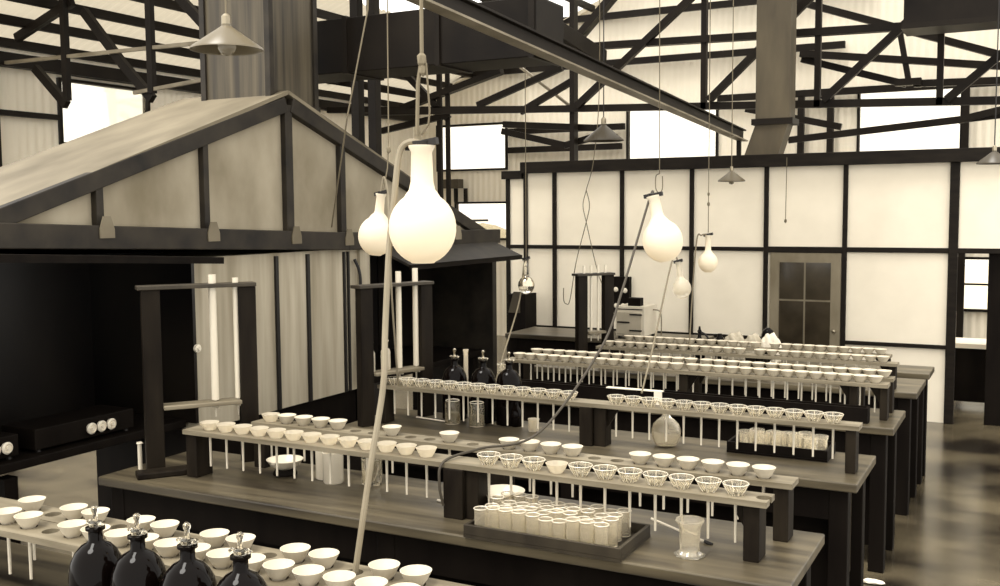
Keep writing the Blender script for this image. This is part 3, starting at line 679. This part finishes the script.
# tray of beakers on the second bench
def tray(lab, x0, x1, y0, y1, h, m, z=.9):
    t = thing('wooden_tray', lab, 'tray', ((x0+x1)/2, (y0+y1)/2, z)); a, b = (x1-x0)/2, (y1-y0)/2; w = .014
    MB().box((-a, -b, 0), (a, b, .012)).build('base', m, t)
    MB().box((-a, -b, .012), (a, -b+w, h)).build('side', m, t, bevel=.002); MB().box((-a, b-w, .012), (a, b, h)).build('side', m, t, bevel=.002)
    MB().box((-a, -b+w, .012), (-a+w, b-w, h)).build('side', m, t, bevel=.002); MB().box((a-w, -b+w, .012), (a, b-w, h)).build('side', m, t, bevel=.002)
tray('shallow wooden tray crowded with small beakers on the second bench', -2.005, -1.335, 3.475, 3.81, .052, 'bench_leg')
rowname = ('front', 'second', 'third', 'back'); pb = None
for j in range(4):
    for i in range(10):
        x = -1.955 + .058*i + .012*(j % 2); y = 3.53 + .071*j
        h = random.choice((.095, .105, .11)); lab = 'small glass beaker in the tray, %s row, %s from left' % (rowname[j], ORD[i])
        if pb is None:
            pb = thing('glass_beaker', lab, 'beaker', (x, y, .912), 0, 'beakers in the shallow tray')
            MB().lathe([(.024, 0), (.026, .005), (.026, .088), (.0285, .098), (.027, .098), (.0242, .088), (.024, .006)], 20).build('glass_body', 'vial', pb, smooth=True)
            ring(pb, .0278, .0985, .0018); ring(pb, .0245, .004, .002, 'foot_glint')  # rings add highlights along beaker rim and foot
        else:
            c = copy_tree(pb, (x+random.uniform(-.003, .003), y, .912), 0, lab); c.scale = (1, 1, h/.1)
tray('dark wooden box of glass jars on the third bench', -1.45, -.925, 5.36, 5.6, .06, 'bench_dark')
pb = None; k = 0
for j, (y, xs) in enumerate(((5.41, (-1.36, -1.275, -1.19, -1.10, -1.02)), (5.50, (-1.32, -1.23, -1.145, -1.06, -.985)))):
    for i, x in enumerate(xs):
        lab = 'pale glass jar in the dark box, %s row, %s from left' % (('front', 'rear')[j], ORD[i]); s = random.uniform(.9, 1.12)
        if pb is None: pb = lathe_thing('glass_jar', lab, 'jar', (x, y, .912), [(.032, 0), (.036, .005), (.036, .085), (.040, .09), (.040, .105), (.034, .105), (.032, .088), (.032, .008)], 'vial', 22, 'jars in the dark box')
        else: c = copy_tree(pb, (x, y, .912), 0, lab); c.scale = (1, 1, s)

# ------------------------------------------------------------------ hanging siphon flasks with tubes
def flask(lab, c, r, neck_top, tube_pts, m='lime', tr=.008, clamp=True, tilt=(0, 0), tm='rubber', neck_r=None):
    t = thing('hanging_flask', lab, 'flask', c)
    nr = neck_r or r*.3; H = neck_top-c[2]
    pr = [(r*.02, -r*1.05), (r*.34, -r*1.04)] + [(r*math.cos(a), r*1.08*math.sin(a)) for a in [math.radians(-68+k*9) for k in range(15)]] + [(r*.47, r*1.02), (r*.39, r*1.12), (nr*1.08, r*1.24), (nr, r*1.36), (nr*.92, H-.02), (nr*1.15, H-.006), (nr*1.15, H), (nr*.8, H)]
    b = MB().lathe(pr, 40).build('glass_body', m, t, smooth=True); b.rotation_euler = (tilt[0], tilt[1], 0)
    R = Matrix.Rotation(tilt[1], 3, 'Y') @ Matrix.Rotation(tilt[0], 3, 'X'); top = R @ Vector((0, 0, H))
    MB().lathe([(nr*.75, -.012), (nr*.85, .012), (nr*.4, .014)], 14, top).build('stopper', 'black', t, smooth=True)
    if clamp: MB().bar(top+Vector((-nr*1.6, 0, -.004)), top+Vector((nr*1.6, 0, .012)), .018, .02).build('clamp', 'black', t)
    pts = [Vector(p)-Vector(c) for p in tube_pts]
    MB().tube(smooth_path([top+Vector((0, 0, .005))]+pts), tr, 8).build('siphon_tube', tm, t, smooth=True)
    return t
def cord(lab, pts, r=.004, m='cord', knots=(), name='rope', extra=None):
    t = thing(name, lab, name.split('_')[-1], (0, 0, 0))
    MB().tube(pts, r, 6).build('line', m, t, smooth=True)
    if extra: MB().tube(extra, r, 6).build('hook', m, t, smooth=True)
    for p, s in knots: MB().ball(p, s, 1, (.8, .8, 1.3)).build('knot', m, t)
    return t
flask('large white filled flask hanging nearest, below the long rope', (-1.63, 2.6, 2.155), .101, 2.4,
      [(-1.665, 2.585, 2.41), (-1.693, 2.575, 2.375), (-1.704, 2.56, 2.239), (-1.718, 2.55, 2.09), (-1.723, 2.53, 1.851), (-1.713, 2.5, 1.686), (-1.738, 2.46, 1.438), (-1.777, 2.43, 1.127)], tr=.0095, neck_r=.034, tm='rubber_pale')
cord('thick rope with a knot above the largest hanging flask', [(-1.62, 2.6, 4.3), (-1.625, 2.6, 2.66), (-1.64, 2.6, 2.58), (-1.645, 2.6, 2.43)], .0065, 'cord', [((-1.625, 2.6, 2.65), .02), ((-1.622, 2.6, 2.62), .016)])
cord('wire hook loop at the neck of the largest hanging flask', [(-1.61, 2.6, 2.64), (-1.6, 2.6, 2.5), (-1.605, 2.6, 2.46), (-1.63, 2.6, 2.43)], .003, 'wire', name='wire_hook')
flask('smaller white filled flask hanging left of the largest one', (-3.315, 4.8, 2.07), .105, 2.31,
      [(-3.26, 4.8, 2.40), (-3.235, 4.8, 2.30), (-3.23, 4.8, 2.1), (-3.32, 4.95, 1.7), (-3.45, 5.2, 1.13)], tilt=(0, .14), tr=.006, neck_r=.026, tm='rubber_pale')
cord('thin cord with a knot above the smaller left flask', [(-3.21, 4.8, 4.6), (-3.225, 4.8, 2.62), (-3.235, 4.8, 2.45), (-3.265, 4.8, 2.33)], .004, 'cord', [((-3.227, 4.8, 2.55), .018)])
flask('faint white flask tilted under a black clamp before the partition', (-1.66, 4.9, 2.05), .1, 2.28,
      [(-1.73, 4.9, 2.26), (-1.76, 4.6, 1.82), (-1.79, 4.4, 1.56), (-1.94, 4.05, 1.22), (-2.15, 3.88, 1.16), (-2.215, 3.68, 1.14), (-2.215, 3.64, 1.05), (-2.20, 3.645, .96)], tilt=(0, -.22), tr=.006, tm='rubber_dark')
flask('small clear flask below the tilted white one, tube running down', (-2.1, 6.6, 1.68), .062, 1.86, [(-2.17, 6.6, 1.86), (-2.15, 6.2, 1.38), (-2.02, 5.6, 1.14)], tr=.006, m='milky', tilt=(0, -.15))
flask('small white flask right of the tilted one, at the partition batten', (-2.36, 8.1, 1.78), .078, 2.0, [(-2.40, 8.05, 2.0), (-2.43, 8.0, 1.92), (-2.45, 7.9, 1.11)], tr=.006)
flask('small silvery flask hanging beside the hood awning end', (-3.46, 7.0, 1.635), .062, 1.84, [(-3.48, 7.0, 1.78), (-3.50, 6.95, 1.5), (-3.36, 6.4, 1.15), (-3.36, 6.3, 1.0)], m='glass', tr=.006)
MB().lathe([(.064, -.002), (.060, .028), (.046, .05), (.03, .066)], 22, (-3.46, 7.0, 1.635)).build('silvered_cap', 'silver', [o for o in bpy.data.objects if o.get('label', '').startswith('small silvery')][0], smooth=True)
cp = [o for o in bpy.data.objects if o.name.startswith('silvered_cap')][0]; cp.location = (3.46, -7.0, -1.635)
cord('thin cord ending in a long wire hook, left of the batten flask', [(-2.75, 8.0, 4.8), (-2.74, 8.0, 2.5)], .004, 'wire',
     extra=smooth_path([(-2.74, 8.0, 2.5), (-2.77, 8.0, 2.48), (-2.77, 8.0, 2.38), (-2.74, 8.0, 2.345), (-2.715, 8.0, 2.38), (-2.715, 8.0, 2.48)]))
cord('thin cord with dark knots above the flask at the batten', [(-2.36, 8.1, 4.6), (-2.36, 8.1, 2.02)], .0035, 'wire', [((-2.36, 8.1, 2.33), .014), ((-2.36, 8.1, 2.25), .016)])
cord('thin cord running to the silvery flask by the awning', [(-3.46, 7.0, 4.6), (-3.46, 7.0, 1.84)], .0035, 'wire')
cord('slanting thin cord tied to the hood beam below the stack', [(-3.66, 5.3, 4.2), (-3.70, 5.3, 3.45), (-3.87, 5.3, 2.8), (-4.5, 5.95, 2.1)], .005, 'cord')
cord('long looped wire hanging before the left part of the partition', smooth_path([(-3.88, 9.5, 4.8), (-3.88, 9.5, 3.4), (-3.94, 9.5, 2.71), (-4.02, 9.5, 2.41), (-4.055, 9.5, 2.26), (-4.02, 9.5, 2.09), (-3.9, 9.5, 1.61), (-3.78, 9.5, 1.31)]), .0045, 'wire',
     extra=smooth_path([(-4.02, 9.5, 2.41), (-3.985, 9.5, 2.26), (-4.02, 9.5, 2.09), (-4.13, 9.5, 1.69), (-4.2, 9.5, 1.3), (-4.245, 9.5, 1.26), (-4.27, 9.5, 1.3), (-4.27, 9.5, 1.42)]), name='wire_loop')
cord('short pull chain with dark end above the partition door', [(-2.41, DY-.095, 2.76), (-2.415, DY-.097, 2.1)], .004, 'wire', [((-2.415, DY-.097, 2.08), .02)], name='pull_chain')

# ------------------------------------------------------------------ pendant lamps
def lamp(lab, x, y, z, r, h, m, top, bulb=True):
    t = thing('pendant_lamp', lab, 'lamp', (x, y, z))
    MB().lathe([(r*1.02, -.012), (r, 0), (r*.14, h*.86), (r*.12, h), (r*.09, h), (r*.11, h*.84), (r*.96, -.004)], 36, caps=False).build('shade', m, t, smooth=True)
    MB().lathe([(r*.13, h*.9), (r*.13, h*1.25), (.012, h*1.35)], 14).build('socket', 'brass', t, smooth=True)
    if bulb: MB().lathe([(.001, -.045), (r*.15, -.036), (r*.25, -.005), (r*.25, .02), (r*.12, h*.5), (r*.1, h*.7)], 20).build('bulb', 'vial', t, smooth=True)
    MB().tube([(0, 0, h*1.3), (0, 0, top-z)], .005, 6).build('cord', 'cord' if bulb else 'black', t)
lamp('pale conical pendant lamp with bulb before the hood stack', -4.07, 4.45, 3.13, .20, .14, 'enamel_out', 5.2)
lamp('dark conical pendant lamp above the far windows', -3.43, 8.5, 2.83, .175, .145, 'enamel_dark', 5.0, False)
lamp('small conical pendant lamp hanging before the partition top beam', -2.9, 10.8, 2.515, .142, .11, 'enamel_out', 5.0)
lamp('pendant lamp cut off by the right picture edge', -.36, 10.0, 2.6, .142, .11, 'enamel_dark', 5.0, False)

# ------------------------------------------------------------------ things at the back
ov = thing('drying_oven', 'small pale drying oven with dark hinges on the back table', 'oven', (-3.58, 9.75, .92))
MB().box((-.15, -.17, .03), (.15, .2, .33)).build('cabinet', 'oven', ov, bevel=.006)
MB().box((-.14, -.185, .05), (.12, -.17, .27)).build('door', 'oven_front', ov, bevel=.004)
for z in (.09, .17, .25): MB().box((.0 if z != .17 else -.13, -.195, z-.007), (.13 if z != .17 else 0, -.185, z+.007)).build('hinge_strap', 'black', ov)
MB().box((-.14, -.175, .295), (.13, -.168, .305)).build('rail', 'black', ov)
for x in (-.12, .12):
    for y in (-.14, .17): MB().box((x-.015, y-.015, 0), (x+.015, y+.015, .03)).build('foot', 'black', ov)
MB().tube(smooth_path([(.152, .08, .28), (.22, .08, .27), (.24, .08, .2), (.24, .08, .02)]), .006, 8).build('cable', 'wire', ov, smooth=True)
tag(MB().box((-3.62, 9.62, 1.25), (-3.49, 9.72, 1.33)).build('small_box', 'bench_dark', bevel=.004), 'small dark box standing on the pale oven', 'box')
t = thing('switch_board', 'dark switchboard with round white fuses behind the oven', 'switchboard', (-4.31, 11.22, 1.15))
MB().box((-.105, 0, -.15), (.105, .079, .28)).build('board', 'bench_dark', t, bevel=.004)
for x, z in ((-.06, .13), (.055, .12), (-.055, -.06), (.03, -.06)):
    k = MB().lathe([(.02, 0), (.03, .006), (.026, .02), (.012, .026)], 14).build('fuse', 'ceramic', t, smooth=True); k.matrix_local = Matrix.Translation((x, 0, z)) @ Matrix.Rotation(math.pi/2, 4, 'X')
t = thing('wall_box', 'dark cabinet with slanted pale lid left of the partition table', 'cabinet', (-5.45, 10.9, .0))
MB().box((-.13, -.1, 0), (.1, .2, 1.22)).build('cabinet', 'bench_dark', t); MB().prism([(-.12, -.12, 1.0), (.03, -.12, 1.0), (.03, -.12, 1.25), (-.05, -.12, 1.25)], (0, .02, 0)).build('lid', 'rduct', t)
t = thing('wash_bottle', 'dark wash bottle with bent spout on the last bench', 'bottle', (-2.62, 8.75, .9))
MB().lathe([(.05, 0), (.055, .01), (.055, .12), (.035, .16), (.016, .185), (.016, .23), (.022, .235), (.012, .25), (.008, .28)], 20).build('body', 'dglass', t, smooth=True)
MB().tube(smooth_path([(0, 0, .23), (.05, 0, .21), (.085, 0, .16), (.09, 0, .08)]), .009, 8).build('spout', 'black', t, smooth=True)
MB().tube([(-.05, 0, .1), (-.085, 0, .15), (-.09, 0, .18)], .008, 8).build('side_arm', 'black', t, smooth=True)
def heap(lab, c, sx, sy, sz, m, seed):
    o = MB().ball((0, 0, 0), 1, 4).build('crumpled_cloth', m, smooth=True); rnd = random.Random(seed)
    ph = [rnd.uniform(0, 6) for _ in range(6)]
    for v in o.data.vertices:
        x, y, z = v.co; w = 1 + .09*math.sin(4*x+ph[0])*math.cos(4*y+ph[1]) + .05*math.sin(9*x+7*z+ph[2]) + .03*math.sin(15*y+13*x+ph[3])
        v.co = (x*w*sx, y*w*sy, max(-.35, abs(z)**.7*math.copysign(1, z)*w)*sz)
    o.location = (c[0], c[1], c[2]+.35*sz); return tag(o, lab, 'cloth', 'cloths on the last bench')
heap('fuzzy grey cloth bundle, left one on the last bench', (-2.31, 8.78, .9), .10, .07, .172, 'cloth', 1)
heap('fuzzy grey cloth bundle, middle one on the last bench', (-2.15, 8.78, .9), .08, .07, .172, 'cloth', 2)
heap('crumpled white cloth in front of the partition door', (-2.0, 8.76, .9), .09, .06, .178, 'cloth_w', 5)
t = thing('round_bottle', 'dark round-topped bottle behind the crumpled white cloth', 'bottle', (-2.06, 8.92, .9))
MB().lathe([(.05, 0), (.055, .01), (.055, .21), (.045, .25), (.02, .272), (.001, .277)], 18).build('body', 'dglass', t, smooth=True)
lathe_thing('squat_bottle', 'squat dark bottle left of the grey cloth bundles', 'bottle', (-2.44, 8.76, .9), [(.035, 0), (.04, .006), (.04, .17), (.025, .195), (.018, .205), (.018, .222), (.004, .224)], 'dglass', 16)
# gas taps behind the nearest rack and scraps on the floor
for x, y, lab in ((-3.96, 2.555, 'short dark gas tap at the rear left of the nearest bench'),(-3.72, 2.555, 'short dark gas tap, right of the first, on the nearest bench')):
    t = thing('gas_tap', lab, 'tap', (x, y+.03, .9))
    MB().lathe([(.03, 0), (.03, .01), (.013, .016), (.013, .2), (.018, .205), (.018, .225)], 14).build('pillar', 'black', t, smooth=True)
    MB().tube([(0, 0, .18), (.06, -.01, .185)], [.009, .006], 8).build('nozzle', 'black', t, smooth=True)
for k, (x, y, lab) in enumerate(((-.86, 7.0, 'white paper scrap on the floor at the bench ends'), (-.80, 6.2, 'crumpled white scrap on the floor nearer the camera'))):
    o = MB().ball((0, 0, 0), 1, 2).build('paper_scrap', 'paper'); rnd = random.Random(k)
    for v in o.data.vertices: v.co = Vector((v.co.x*.07, v.co.y*.03, v.co.z*.012+.012)) * rnd.uniform(.8, 1.1)
    o.location = (x, y, .002); tag(o, lab, 'scrap')
